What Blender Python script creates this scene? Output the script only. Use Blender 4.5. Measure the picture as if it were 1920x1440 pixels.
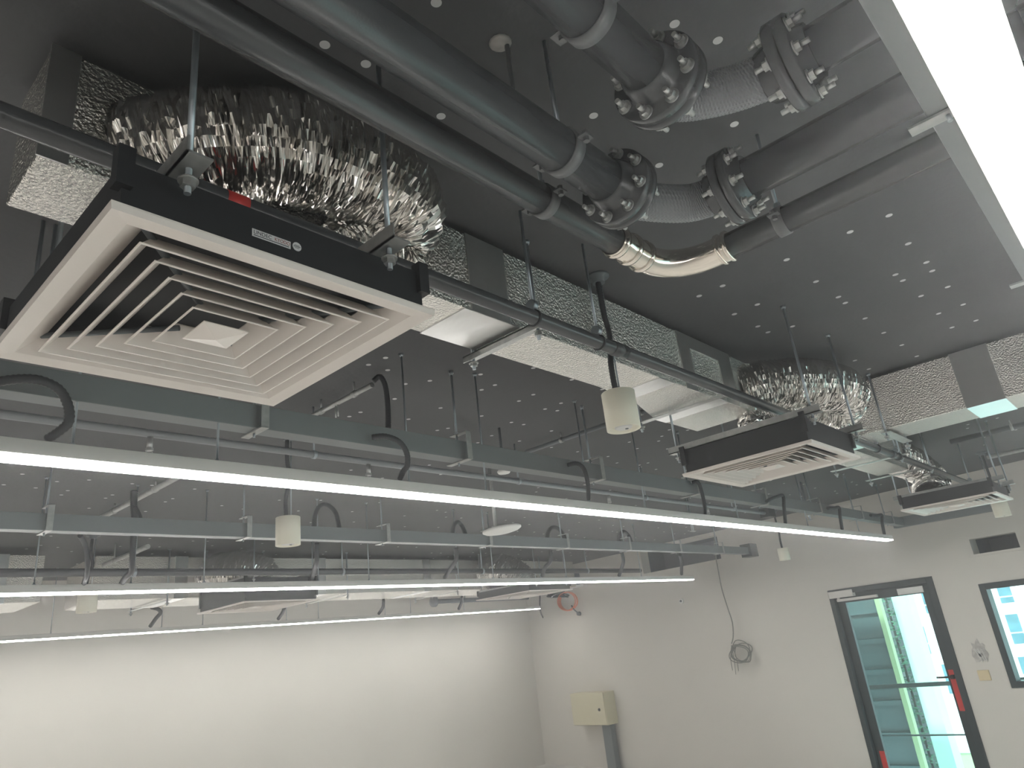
import bpy, math, random
from math import sin, cos, pi, radians as R_
from mathutils import Vector, Matrix
random.seed(7)
D = bpy.data
C = bpy.context.scene.collection
for o in list(D.objects): D.objects.remove(o)

# ------------------------------------------------------------------ camera
EYE = 1.9                     # the lens stands 1.9 m above the floor; heights below are given from the lens
FPX = 1336.6
def _rz(t): return Matrix(((cos(t), -sin(t), 0), (sin(t), cos(t), 0), (0, 0, 1)))
def _rx(t): return Matrix(((1, 0, 0), (0, cos(t), -sin(t)), (0, sin(t), cos(t))))
ROT = _rz(R_(-49.264)) @ _rx(R_(110.264)) @ _rz(R_(-6.720))
cd = D.cameras.new('camera'); cam = D.objects.new('camera', cd); C.objects.link(cam)
cd.sensor_fit = 'HORIZONTAL'; cd.sensor_width = 36; cd.lens = FPX / 1920 * 36
cd.clip_start = 0.02; cd.clip_end = 300
cam.matrix_world = Matrix.Translation((0, 0, EYE)) @ ROT.to_4x4()
bpy.context.scene.camera = cam

# ------------------------------------------------------------------ world, sun, exposure
sc = bpy.context.scene
sc.view_settings.view_transform = 'Standard'
try: sc.view_settings.look = 'None'
except Exception: pass
sc.view_settings.gamma = 1
sc.view_settings.use_curve_mapping = False
sc.view_settings.exposure = 2.0
w = D.worlds.new('sky'); sc.world = w; w.use_nodes = True
nt = w.node_tree; bg = nt.nodes['Background']
bg.inputs[0].default_value = (0.80, 0.93, 1.0, 1); bg.inputs[1].default_value = 0.9
sl = D.lights.new('sun', 'SUN'); sl.energy = 1.6; sl.angle = R_(3); sl.color = (1, .98, .95)
so = D.objects.new('sun', sl); C.objects.link(so)
so.rotation_euler = Vector((0.75, 0.15, -0.65)).to_track_quat('-Z', 'Y').to_euler()
GLARE_HAZE = 0.020
LAMP = 9.6                    # strength of the glowing strips

# ------------------------------------------------------------------ pixel rays on true planes
def ray(x, y): return ROT @ Vector((x - 960, 720 - y, -FPX))
def onz(x, y, z): d = ray(x, y); return d * (z / d.z)
def ony(x, y, v): d = ray(x, y); return d * (v / d.y)
def onx(x, y, v): d = ray(x, y); return d * (v / d.x)
H = 1.25                      # ceiling above the lens

# ------------------------------------------------------------------ materials
def mat(name, col, rough=.6, metal=0., bump=0., bscale=80., spec=.5, var=0., vscale=3., kind='noise', emit=None, estr=0, coat=0, btex=None):
    m = D.materials.new(name); m.use_nodes = True; n = m.node_tree; b = n.nodes['Principled BSDF']
    b.inputs['Base Color'].default_value = (*col, 1); b.inputs['Roughness'].default_value = rough
    b.inputs['Metallic'].default_value = metal; b.inputs['Specular IOR Level'].default_value = spec
    if coat: b.inputs['Coat Weight'].default_value = coat
    tc = n.nodes.new('ShaderNodeTexCoord')
    if var:
        t = n.nodes.new('ShaderNodeTexNoise'); t.inputs['Scale'].default_value = vscale; t.inputs['Detail'].default_value = 4
        n.links.new(tc.outputs['Object'], t.inputs['Vector'])
        r = n.nodes.new('ShaderNodeValToRGB')
        r.color_ramp.elements[0].color = (*[c * (1 - var) for c in col], 1); r.color_ramp.elements[1].color = (*[min(1, c * (1 + var)) for c in col], 1)
        r.color_ramp.elements[0].position = .3; r.color_ramp.elements[1].position = .7
        n.links.new(t.outputs['Fac'], r.inputs[0]); n.links.new(r.outputs[0], b.inputs['Base Color'])
    if bump:
        if kind == 'voronoi':
            t = n.nodes.new('ShaderNodeTexVoronoi'); t.inputs['Scale'].default_value = bscale; out = t.outputs['Distance']
        else:
            t = n.nodes.new('ShaderNodeTexNoise'); t.inputs['Scale'].default_value = bscale; t.inputs['Detail'].default_value = 3; out = t.outputs['Fac']
        n.links.new(tc.outputs['Object'], t.inputs['Vector'])
        bm_ = n.nodes.new('ShaderNodeBump'); bm_.inputs['Strength'].default_value = bump; bm_.inputs['Distance'].default_value = .01
        n.links.new(out, bm_.inputs['Height']); n.links.new(bm_.outputs[0], b.inputs['Normal'])
    if emit:
        b.inputs['Emission Color'].default_value = (*emit, 1); b.inputs['Emission Strength'].default_value = estr
    return m
M = dict(
 ceiling=mat('black_ceiling_paint', (.075, .076, .079), .8, bump=.15, bscale=40, var=.08, vscale=1.5),
 wall=mat('wall_paint', (.60, .575, .53), .85, var=.03, vscale=.8, bump=.05, bscale=60),
 floor=mat('screed', (.64, .62, .59), .7, var=.12, vscale=2),
 white=mat('diffuser_white_metal', (.72, .665, .62), .4),
 black=mat('black_sheet_metal', (.010, .011, .013), .5),
 pipe=mat('grey_painted_pipe', (.060, .063, .067), .24, bump=.05, bscale=260),
 pipel=mat('pale_grey_pipe', (.16, .17, .18), .4, bump=.1, bscale=300),
 galv=mat('galvanised_steel', (.42, .43, .42), .42, .75, var=.12, vscale=40),
 rod=mat('zinc_threaded_rod', (.34, .38, .41), .35, .85),
 clamp=mat('clamp_grey_paint', (.12, .125, .13), .4),
 foil=mat('crinkled_foil', (.82, .80, .77), .16, 1.0),
 emboss=mat('embossed_foil', (.84, .82, .77), .17, .97, bump=.95, bscale=125),
 tape=mat('smooth_foil_tape', (.62, .62, .61), .3, .95, bump=.35, bscale=14),
 steel=mat('stainless_steel', (.80, .74, .66), .17, 1.0, bump=.05, bscale=30),
 trunk=mat('grey_cable_trunking', (.20, .22, .225), .45, .35),
 conduit=mat('black_conduit', (.020, .022, .026), .5),
 cream=mat('cream_lamp_shell', (.78, .75, .63), .5),
 housing=mat('light_housing', (.60, .58, .55), .5),
 glow=mat('light_diffuser', (.9, .9, .88), .5, emit=(1, .985, .95), estr=LAMP),
 pin=mat('washer_white', (.62, .62, .62), .5),
 dark=mat('dark_hole', (.008, .008, .009), .9),
 ap=mat('white_plastic', (.66, .66, .64), .4),
 frame=mat('dark_teal_frame', (.018, .028, .032), .45),
 red=mat('red_tape', (.55, .03, .025), .5),
 orange=mat('orange_cable', (.75, .22, .10), .5),
 cable=mat('grey_cable', (.20, .20, .18), .6),
 box=mat('beige_enclosure', (.58, .54, .40), .45),
 slate=mat('slate_duct', (.10, .115, .125), .5),
 rubber=mat('rubber', (.02, .02, .02), .8),
 label=mat('sticker_white', (.62, .62, .62), .5),
 ink=mat('ink_dark', (.05, .05, .06), .6), inkr=mat('ink_red', (.30, .10, .08), .6),
 recess=mat('recess_grey', (.10, .108, .125), .9),
 mint=mat('mint_column', (.55, .78, .70), .7), facade=mat('white_facade', (.85, .88, .88), .8),
 winblue=mat('blue_window_glass', (.10, .20, .25), .2, var=.3, vscale=1.5), louvre=mat('teal_cladding', (.055, .095, .105), .5),
 strip=mat('yellow_green_post', (.34, .42, .24), .6), leaf=mat('foliage', (.06, .16, .10), .8, var=.5, vscale=6),
 ochre=mat('ochre_patch', (.60, .50, .32), .8), plaster=mat('plaster_patch', (.42, .40, .38), .9, var=.25, vscale=30),
)
g = D.materials.new('tinted_glass'); g.use_nodes = True; gn = g.node_tree
for nd in list(gn.nodes):
    if nd.type != 'OUTPUT_MATERIAL': gn.nodes.remove(nd)
mx = gn.nodes.new('ShaderNodeMixShader'); tr = gn.nodes.new('ShaderNodeBsdfTransparent'); gl = gn.nodes.new('ShaderNodeBsdfGlossy')
tr.inputs[0].default_value = (.80, .97, .93, 1); gl.inputs['Roughness'].default_value = .02; mx.inputs[0].default_value = .07
gn.links.new(tr.outputs[0], mx.inputs[1]); gn.links.new(gl.outputs[0], mx.inputs[2]); gn.links.new(mx.outputs[0], gn.nodes['Material Output'].inputs[0])
M['glass'] = g

# ------------------------------------------------------------------ mesh builder (coordinates from the lens; EYE is added when linking)
def basis(d):
    d = Vector(d).normalized(); a = Vector((0, 0, 1)) if abs(d.z) < .9 else Vector((1, 0, 0))
    u = d.cross(a).normalized(); return u, d.cross(u).normalized(), d
class MB:
    def __init__(s): s.v = []; s.f = []; s.sm = []
    def add(s, vs, fs, smooth=False):
        k = len(s.v); s.v += [Vector(v) for v in vs]; s.f += [tuple(i + k for i in f) for f in fs]; s.sm += [smooth] * len(fs); return s
    def box(s, a, b, f=None):
        x0, y0, z0 = a; x1, y1, z1 = b
        vs = [(x0, y0, z0), (x1, y0, z0), (x1, y1, z0), (x0, y1, z0), (x0, y0, z1), (x1, y0, z1), (x1, y1, z1), (x0, y1, z1)]
        if f: vs = [f(*v) for v in vs]
        return s.add(vs, [(0, 3, 2, 1), (4, 5, 6, 7), (0, 1, 5, 4), (1, 2, 6, 5), (2, 3, 7, 6), (3, 0, 4, 7)])
    def ring(s, c, d, r, n):
        u, w_, _ = basis(d); return [Vector(c) + (u * cos(2 * pi * i / n) + w_ * sin(2 * pi * i / n)) * r for i in range(n)]
    def lathe(s, c, d, prof, n=32, smooth=True):       # prof: (offset along d, radius)
        c = Vector(c); _, _, dn = basis(d); vs = []; fs = []
        for (t, r) in prof: vs += s.ring(c + dn * t, dn, max(r, 1e-5), n)
        for j in range(len(prof) - 1):
            for i in range(n):
                fs.append((j * n + i, j * n + (i + 1) % n, (j + 1) * n + (i + 1) % n, (j + 1) * n + i))
        s.add(vs, fs, smooth)
        k = len(s.v) - len(vs)
        s.f.append(tuple(k + i for i in range(n))[::-1]); s.sm.append(False)
        s.f.append(tuple(k + (len(prof) - 1) * n + i for i in range(n))); s.sm.append(False)
        return s
    def cyl(s, a, b, r, n=16, smooth=True):
        a = Vector(a); b = Vector(b); return s.lathe(a, b - a, [(0, r), ((b - a).length, r)], n, smooth)
    def hexnut(s, c, d, r, h): return s.lathe(c, d, [(0, r), (h, r)], 6, False)
    def tube(s, pts, r, n=12, closed=False):
        pts = [Vector(p) for p in pts]; N = len(pts); vs = []; fs = []
        t0 = (pts[1] - pts[0]).normalized(); u, w_, _ = basis(t0)
        for i, p in enumerate(pts):
            if closed: t = (pts[(i + 1) % N] - pts[i - 1]).normalized()
            else: t = (pts[min(i + 1, N - 1)] - pts[max(i - 1, 0)]).normalized()
            u = (u - t * u.dot(t)).normalized(); w_ = t.cross(u)
            rr = r(i / (N - 1)) if callable(r) else r
            vs += [p + (u * cos(2 * pi * k / n) + w_ * sin(2 * pi * k / n)) * rr for k in range(n)]
        for j in range(N if closed else N - 1):
            for i in range(n):
                a = j * n; b = ((j + 1) % N) * n
                fs.append((a + i, a + (i + 1) % n, b + (i + 1) % n, b + i))
        k = len(s.v); s.add(vs, fs, True)
        if not closed:
            s.f.append(tuple(k + i for i in range(n))[::-1]); s.sm.append(False)
            s.f.append(tuple(k + (N - 1) * n + i for i in range(n))); s.sm.append(False)
        return s
    def build(s, name, m, parent=None, bevel=0):
        me = D.meshes.new(name)
        off = Vector((0, 0, EYE)); vs = [v + off for v in s.v]
        if parent is None:
            xs = [v.x for v in vs]; ys = [v.y for v in vs]; zs = [v.z for v in vs]
            org = Vector(((min(xs) + max(xs)) / 2, (min(ys) + max(ys)) / 2, min(zs)))
        else: org = Vector(ORG[parent.name])
        me.from_pydata([v - org for v in vs], [], s.f); me.update()
        me.polygons.foreach_set('use_smooth', s.sm)
        me.materials.append(M[m] if isinstance(m, str) else m)
        o = D.objects.new(name, me); C.objects.link(o)
        if parent is None: o.location = org; ORG[o.name] = tuple(org)
        else: o.parent = parent; ORG[o.name] = tuple(org)
        if bevel:
            bv = o.modifiers.new('edge', 'BEVEL'); bv.width = bevel; bv.segments = 2; bv.limit_method = 'ANGLE'
        return o
ORG = {}
def thing(name, label, cat, loc, group=None, kind=None):
    o = D.objects.new(name, None); C.objects.link(o); o.location = (loc[0], loc[1], loc[2] + EYE); o.empty_display_size = .05
    ORG[o.name] = tuple(o.location)
    if label: o['label'] = label
    if cat: o['category'] = cat
    if group: o['group'] = group
    if kind: o['kind'] = kind
    return o
def tag(o, label, cat, group=None, kind=None):
    o['label'] = label; o['category'] = cat
    if group: o['group'] = group
    if kind: o['kind'] = kind
    return o
def struct(o): o['kind'] = 'structure'; return o
def copy_tree(o, parent=None):
    c = o.copy(); C.objects.link(c)
    if parent: c.parent = parent
    for ch in [x for x in D.objects if x.parent == o]: copy_tree(ch, c)
    return c
def spline(P, n=10, closed=False):
    P = [Vector(p) for p in P]; out = []; N = len(P)
    g = (lambda i: P[i % N]) if closed else (lambda i: P[min(max(i, 0), N - 1)])
    for i in range(N if closed else N - 1):
        a, b, c, d = g(i - 1), g(i), g(i + 1), g(i + 2)
        for k in range(n):
            t = k / n; out.append(.5 * ((2 * b) + (c - a) * t + (2 * a - 5 * b + 4 * c - d) * t * t + (3 * b - a - 3 * c + d) * t ** 3))
    if not closed: out.append(P[-1])
    return out

# ================================================================== SETTING
X0, Y0, YB = -4.0, -4.5, 9.1
def WL(u, n, z):              # along the far wall (u = y), n towards the room
    return (8.9 + .15 * u - n * .989, u + n * .148, z)
FL = -EYE
def slab(z0, z1):
    c = [(X0 - .3, Y0 - .3), WL(Y0 - .3, -.2, 0)[:2], WL(YB + .3, -.2, 0)[:2], (X0 - .3, YB + .3)]
    return MB().add([(x, y, z0) for x, y in c] + [(x, y, z1) for x, y in c], [(0, 3, 2, 1), (4, 5, 6, 7)] + [(i, (i + 1) % 4, 4 + (i + 1) % 4, 4 + i) for i in range(4)])
struct(slab(H, H + .25).build('ceiling', 'ceiling'))
struct(slab(FL - .2, FL).build('floor', 'floor'))
struct(MB().box((X0, YB, FL), (11, YB + .2, H)).build('wall_back', 'wall'))
struct(MB().box((X0 - .2, Y0, FL), (X0, YB, H)).build('wall_left', 'wall'))
NW = (2.4, 7.9, -.95, .55)     # unseen window band added in the side wall to let in daylight
struct(MB().box((X0, Y0 - .2, FL), (NW[0], Y0, H)).box((NW[1], Y0 - .2, FL), (8.3, Y0, H)).box((NW[0], Y0 - .2, FL), (NW[1], Y0, NW[2])).box((NW[0], Y0 - .2, NW[3]), (NW[1], Y0, H)).build('wall_near', 'wall'))
w2 = D.objects.new('added_window', None); C.objects.link(w2); w2.location = (5.15, Y0 - .1, NW[2] + EYE); w2['kind'] = 'structure'; ORG['added_window'] = tuple(w2.location)
mb = MB().box((NW[0], Y0 - .15, NW[2]), (NW[1], Y0 - .05, NW[2] + .06)).box((NW[0], Y0 - .15, NW[3] - .06), (NW[1], Y0 - .05, NW[3]))
for i in range(5):
    x = NW[0] + (NW[1] - NW[0] - .06) * i / 4; mb.box((x, Y0 - .15, NW[2] + .06), (x + .06, Y0 - .05, NW[3] - .06))
mb.build('window_frame', 'frame', w2)
MB().box((NW[0] + .01, Y0 - .103, NW[2] + .01), (NW[1] - .01, Y0 - .097, NW[3] - .01)).build('window_pane', 'glass', w2)
DU0, DU1, DZ1 = 2.14, 3.37, .243       # door opening
WU0, WU1, WZ0, WZ1 = .45, 1.71, -.926, .097
holes = [(DU0, DU1, FL, DZ1), (WU0, WU1, WZ0, WZ1), (4.79, 6.24, .866, 1.20), (1.22, 1.66, .40, .56)]
us = sorted({-4.6, YB + .02} | {h[0] for h in holes} | {h[1] for h in holes}); zs = sorted({FL, H} | {h[2] for h in holes} | {h[3] for h in holes})
mb = MB()
for i in range(len(us) - 1):
    for j in range(len(zs) - 1):
        uc, zc = (us[i] + us[i + 1]) / 2, (zs[j] + zs[j + 1]) / 2
        if any(a < uc < b and c < zc < d for a, b, c, d in holes): continue
        mb.box((us[i], -.18, zs[j]), (us[i + 1], 0, zs[j + 1]), WL)
struct(mb.build('wall_end', 'wall'))
# the dark service openings high in the end wall: real recesses with a back and sides
mb = MB()
for a, b, c, d in holes[2:]:
    mb.box((a - .02, -.60, c - .02), (b + .02, -.56, d + .02), WL).box((a - .03, -.6, c - .03), (a - .001, -.181, d + .03), WL).box((b + .001, -.6, c - .03), (b + .03, -.181, d + .03), WL)
    mb.box((a - .03, -.6, d + .001), (b + .03, -.181, min(d + .03, 1.249)), WL).box((a - .03, -.6, c - .03), (b + .03, -.181, c - .001), WL)
struct(mb.build('trim_1', 'recess'))
mb = MB().box((1.18, -.05, .375), (1.70, .03, .40), WL)
struct(mb.build('trim_2', 'wall'))

# door
dr = thing('door_1', None, None, WL((DU0 + DU1) / 2, 0, FL), kind='structure')
mb = MB(); fw = .085
mb.box((DU0, -.15, FL), (DU0 + fw * .8, .015, DZ1), WL).box((DU1 - fw * .7, -.15, FL), (DU1, .015, DZ1), WL).box((DU0 + fw * .8, -.15, DZ1 - .06), (DU1 - fw * .7, .015, DZ1), WL)
mb.build('door_frame', 'frame', dr, bevel=.003)
a, b = DU0 + fw * .8 + .0005, DU1 - fw * .7 - .0005; st = .095
mb = MB().box((a, -.09, FL + .01), (a + st, -.045, DZ1 - .0605), WL).box((b - st * 1.05, -.09, FL + .01), (b, -.045, DZ1 - .0605), WL).box((a + st, -.09, DZ1 - .165), (b - st, -.045, DZ1 - .0605), WL).box((a + st, -.09, FL + .01), (b - st, -.045, FL + .14), WL)
mb.build('door_leaf', 'frame', dr, bevel=.002)
MB().box((a + st - .01, -.072, FL + .13), (b - st + .01, -.064, DZ1 - .155), WL).build('glass_pane', 'glass', dr)
cl = MB().box((b - .25, -.045, DZ1 - .10), (b + .05, .03, DZ1 - .02), WL).build('door_closer', 'housing', dr, bevel=.004)
MB().box((b - .52, -.02, DZ1 - .145), (b - .03, .015, DZ1 - .115), WL).box((b - .06, -.02, DZ1 - .12), (b - .04, .01, DZ1 - .09), WL).build('closer_arm', 'housing', dr)
MB().box((a + .075, -.045, DZ1 - .155), (a + .36, -.035, DZ1 - .085), WL).build('magnet_plate', 'ap', dr)
hz = -.80
MB().box((a + .02, -.045, hz - .02), (a + .05, .005, hz + .02), WL).box((a + .02, -.01, hz - .009), (a + .19, .006, hz + .009), WL).build('door_handle', 'rubber', dr)
MB().box((a + .015, -.046, hz - .34), (a + .075, -.043, hz + .07), WL).build('red_tape', 'red', dr)
MB().box((b - .10, -.046, FL + .10), (b - .04, -.043, FL + .35), WL).build('red_tape', 'red', dr)
# window
wn = thing('window_1', None, None, WL((WU0 + WU1) / 2, 0, WZ0), kind='structure')
e = .062
mb = MB().box((WU0, -.12, WZ0), (WU0 + e, .012, WZ1), WL).box((WU1 - e, -.12, WZ0), (WU1, .012, WZ1), WL).box((WU0 + e, -.12, WZ0), (WU1 - e, .012, WZ0 + e), WL).box((WU0 + e, -.12, WZ1 - e), (WU1 - e, .012, WZ1), WL)
mb.build('window_frame', 'frame', wn, bevel=.003)
MB().box((WU0 + e - .01, -.07, WZ0 + e - .01), (WU1 - e + .01, -.063, WZ1 - e + .01), WL).build('window_pane', 'glass', wn)

# thin volume haze added through the room to imitate veiling lamp glare
hv = D.materials.new('glare_veil'); hv.use_nodes = True; hn = hv.node_tree
for nd in list(hn.nodes):
    if nd.type != 'OUTPUT_MATERIAL': hn.nodes.remove(nd)
vsn = hn.nodes.new('ShaderNodeVolumePrincipled'); vsn.inputs['Density'].default_value = GLARE_HAZE; vsn.inputs['Anisotropy'].default_value = .72; vsn.inputs['Color'].default_value = (.97, .98, 1, 1)
hn.links.new(vsn.outputs[0], hn.nodes['Material Output'].inputs['Volume'])
_c = [(X0 - .05, Y0 - .03), WL(Y0 - .03, -.03, 0)[:2], WL(YB + .05, -.03, 0)[:2], (X0 - .05, YB + .05)]
hz_ = MB().add([(x, y, FL - .05) for x, y in _c] + [(x, y, H + .05) for x, y in _c], [(0, 3, 2, 1), (4, 5, 6, 7)] + [(i, (i + 1) % 4, 4 + (i + 1) % 4, 4 + i) for i in range(4)]).build('glare_veil', hv)
tag(hz_, 'thin pale haze added through the whole room to imitate lens glare', 'haze', kind='stuff')

# ================================================================== OUTSIDE
def quadx(p0, p1, x, t=.3): # a slab standing at distance x between two picture heights
    return p0, p1
bd = thing('apartment_building', 'white apartment block with blue windows seen outside the glass door and window', 'building', (60, 8, -30))
MB().box((60, -20, -30), (70, 40, 30)).build('facade', 'facade', bd)
def bwin(pts):
    P = [onx(x, y, 60) for x, y in pts]; ys = [p.y for p in P]; z_ = [p.z for p in P]
    f = MB().box((59.90, min(ys) - .1, min(z_) - .12), (59.99, max(ys) + .1, min(z_))).build('window', 'facade', bd)
    m_ = (min(z_) * .62 + max(z_) * .38)
    MB().box((59.93, min(ys), m_ + .05), (59.99, max(ys), max(z_))).box((59.93, min(ys), min(z_)), (59.99, max(ys), m_ - .05)).build('pane', 'winblue', f)
for q in [((1715, 1176), (1747, 1226)), ((1726, 1109), (1745, 1150)), ((1765, 1246), (1800, 1300)), ((1868, 1100), (1903, 1129)), ((1884, 1153), (1926, 1206)), ((1908, 1232), (1946, 1285)), ((1930, 1090), (1966, 1118)), ((1950, 1142), (1992, 1195))]: bwin(q)
zz_ = onx(1778, 1388, 60).z
MB().box((59.2, -20, zz_ - .25), (60, 40, zz_ + .2)).build('ledge', 'facade', bd)
MB().box((59.94, onx(1830, 1440, 60).y - 1, zz_ - 8), (60.0, onx(1785, 1400, 60).y, zz_ - .8)).build('shutter', 'strip', bd)
lc = lambda x, y: onx(x, y, 11.6)
y0, y1 = lc(1696, 1300).y, lc(1560, 1200).y + 1.2
cw = thing('cladding_wall', 'dark teal clad wall of stacked panels outside the glass door', 'wall panel', (11.6, y0, FL - 2))
mb = MB()
z = -7.0
while z < 1.6:
    mb.box((11.6, y0, z), (11.75, y1, z + .35)); mb.box((11.54, y0, z + .35), (11.75, y1, z + .41)); z += .41
mb.build('cladding', 'louvre', cw)
MB().box((11.5, y0 - .035, -7), (11.62, y0 + .03, 1.6)).build('corner_post', 'strip', cw)
y2 = onx(1670, 1118, 13.5).y; y3 = onx(1698, 1110, 13.5).y
tag(MB().box((15.5, onx(1676, 1140, 15.5).y, -6), (16, onx(1640, 1140, 15.5).y + .6, 3)).build('dark_pier', 'slate'), 'dark grey wall strip outside between the teal cladding and mint column', 'wall')
tag(MB().box((13.5, y3, -6), (13.9, y2, 3)).build('concrete_column', 'mint'), 'pale mint column standing outside behind the door glass', 'column')
tr_ = MB(); cx, cy = 14.6, onx(1682, 1200, 14.6).y
rnd = random.Random(4)
for i in range(900):
    z = rnd.uniform(-5, .30); a_ = rnd.uniform(0, 6.3); r = rnd.uniform(.0, 1) ** .5 * .13
    c = Vector((cx + r * cos(a_), cy + r * sin(a_), z)); u, v_, d_ = basis((rnd.uniform(-1, 1), rnd.uniform(-1, 1), rnd.uniform(-1, 1)))
    s_ = .04; tr_.add([c - u * s_, c + v_ * s_ * .4, c + u * s_, c - v_ * s_ * .4], [(0, 1, 2, 3)])
tt = thing('tree', 'green leafy tree outside between the teal cladding and the mint column', 'tree', (cx, cy, -7))
tr_.build('foliage', 'leaf', tt); MB().cyl((cx, cy, -7), (cx, cy, .2), .02).build('trunk', 'rubber', tt)
rl = thing('railing', 'thin dark balcony railing outside the glass door', 'railing', (10.9, 2.4, FL))
rr = onx(1745, 1283, 10.9).z
MB().box((10.88, .4, rr - .025), (10.93, 4.34, rr + .025)).box((10.88, .4, rr - .60), (10.93, 4.34, rr - .585)).build('rail', 'frame', rl)
for yy in (.4, 4.3): MB().box((10.885, yy, FL - 2), (10.925, yy + .04, rr - .02)).build('post', 'frame', rl)

# ================================================================== small builders
def rod(mb, x, y, z0, z1=H, r=.006): return mb.cyl((x, y, z0), (x, y, z1), r, 10)
def hang(parent, x, y, z0, r=.006, nut=True, name='hanger_rod', plate=False):
    mb = MB(); rod(mb, x, y, z0, H, r)
    mb.lathe((x, y, H - .012), (0, 0, 1), [(0, r * 1.6), (.012, r * 2.2)], 12)
    o = mb.build(name, 'rod', parent)
    if nut:
        q = MB().hexnut((x, y, z0 + .012), (0, 0, 1), r * 2.1, .01); q.lathe((x, y, z0 + .022), (0, 0, 1), [(0, r * 2.8), (.003, r * 2.8)], 16); q.build('nut', 'galv', o)
    return o

# ------------------------------------------------------------------ square ceiling diffusers
def diffuser(label, cx, cy, z, s, hb, roddx, tags=False, rods=None, squash=1.0):
    t = thing('ceiling_diffuser', label, 'air diffuser', (cx, cy, z), 'square four-way air diffusers under the ducts')
    k = s / .30
    def sq(mb, r0, z0, r1, z1, th=.0018):
        ry0, ry1 = r0 * squash, r1 * squash
        A = [(cx - r0, cy - ry0), (cx + r0, cy - ry0), (cx + r0, cy + ry0), (cx - r0, cy + ry0)]
        B = [(cx - r1, cy - ry1), (cx + r1, cy - ry1), (cx + r1, cy + ry1), (cx - r1, cy + ry1)]
        vs = [(*p, z0) for p in A] + [(*p, z1) for p in B] + [(*p, z0 + th * 1.5) for p in A] + [(*p, z1 + th) for p in B]
        fs = []
        for i in range(4):
            j = (i + 1) % 4
            fs += [(i, j, 4 + j, 4 + i)[::-1], (8 + i, 8 + j, 12 + j, 12 + i), (i, j, 8 + j, 8 + i), (4 + i, 4 + j, 12 + j, 12 + i)[::-1]]
        mb.add(vs, fs)
    mb = MB(); sq(mb, .30 * k, z, .268 * k, z + .004, .004); sq(mb, .268 * k, z + .004, .228 * k, z + .038, .002); sq(mb, .302 * k, z + .010, .300 * k, z, .002)
    mb.build('face_frame', 'white', t)
    for r in (.234, .196, .158, .120, .082):
        mb = MB(); sq(mb, r * k, z, (r - .027) * k, z + .034)
        sq(mb, (r + .0035) * k, z + .0005, r * k, z, .001)      # rolled lip along the free edge
        mb.build('louvre', 'white', t)
    c = .045 * k; cyq = c * squash
    mb = MB(); vs = [(cx - c, cy - cyq, z), (cx + c, cy - cyq, z), (cx + c, cy + cyq, z), (cx - c, cy + cyq, z), (cx, cy, z - .010)]
    top = [(x, y, zz + .002) for x, y, zz in vs[:4]]
    mb.add(vs + top, [(0, 4, 1), (1, 4, 2), (2, 4, 3), (3, 4, 0), (5, 6, 7, 8)] + [(i, (i + 1) % 4, 5 + (i + 1) % 4, 5 + i) for i in range(4)])
    mb.build('centre_cone', 'white', t)
    mb = MB()
    for sx, sy in ((1, 1), (1, -1), (-1, 1), (-1, -1)):      # diagonal spider that carries the louvres
        a_ = Vector((cx + sx * .05 * k, cy + sy * .05 * k * squash, z + .024)); b_ = Vector((cx + sx * .235 * k, cy + sy * .235 * k * squash, z + .034))
        mb.cyl(a_, b_, .006, 8)
    mb.build('spider_bracket', 'slate', t)
    h_ = .285 * k; hy = h_ * squash; w_ = .003; zt = z + hb
    mb = MB().box((cx - h_, cy - hy, z + .008), (cx + h_, cy - hy + w_, zt)).box((cx - h_, cy + hy - w_, z + .008), (cx + h_, cy + hy, zt)).box((cx - h_, cy - hy + w_, z + .008), (cx - h_ + w_, cy + hy - w_, zt)).box((cx + h_ - w_, cy - hy + w_, z + .008), (cx + h_, cy + hy - w_, zt)).box((cx - h_ + w_, cy - hy + w_, zt - w_), (cx + h_ - w_, cy + hy - w_, zt))
    mb.build('plenum_box', 'black', t)
    for sx in (-1, 1):
        for sy in (-1, 1): MB().box((cx + sx * h_ - .012, cy + sy * hy - .012, z + .05), (cx + sx * h_ + .012, cy + sy * hy + .012, zt + .018)).build('corner_cleat', 'black', t)
    for sx in roddx:
        xx = cx + sx
        b = MB().box((xx - .02, cy - hy - .075, zt), (xx + .02, cy + hy + .07, zt + .004)).box((xx - .02, cy - hy - .075, zt), (xx - .017, cy + hy + .07, zt + .03)).build('mounting_rail', 'galv', t)
        for yy in (cy - hy - .035, cy + hy + .035): hang(t, xx, yy, zt - .045, .0055)
    return t
d1 = diffuser('large square air diffuser with white stickers and black box, lowest above the camera', .585, 1.255, .64, .30, .10, (-.205, .178), squash=1.03)
d2 = diffuser('square air diffuser hanging past the cream pendant lamp, black box below a foil duct', 3.185, 1.245, .64, .295, .118, (-.265, .265), squash=1.0)
d3 = diffuser('square air diffuser reflecting green daylight near the end wall', 6.28, 1.14, .64, .33, .10, (-.2, .2), squash=.95)
d4 = diffuser('square air diffuser seen edge-on between two light lines below the far duct', 3.60, 6.62, .64, .38, .22, (-.3, .3), squash=1.2)
d5 = diffuser('square air diffuser beside the coil of orange cable in the far corner', 7.30, 6.50, .64, .43, .10, (-.3, .3), squash=1.1)
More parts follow.
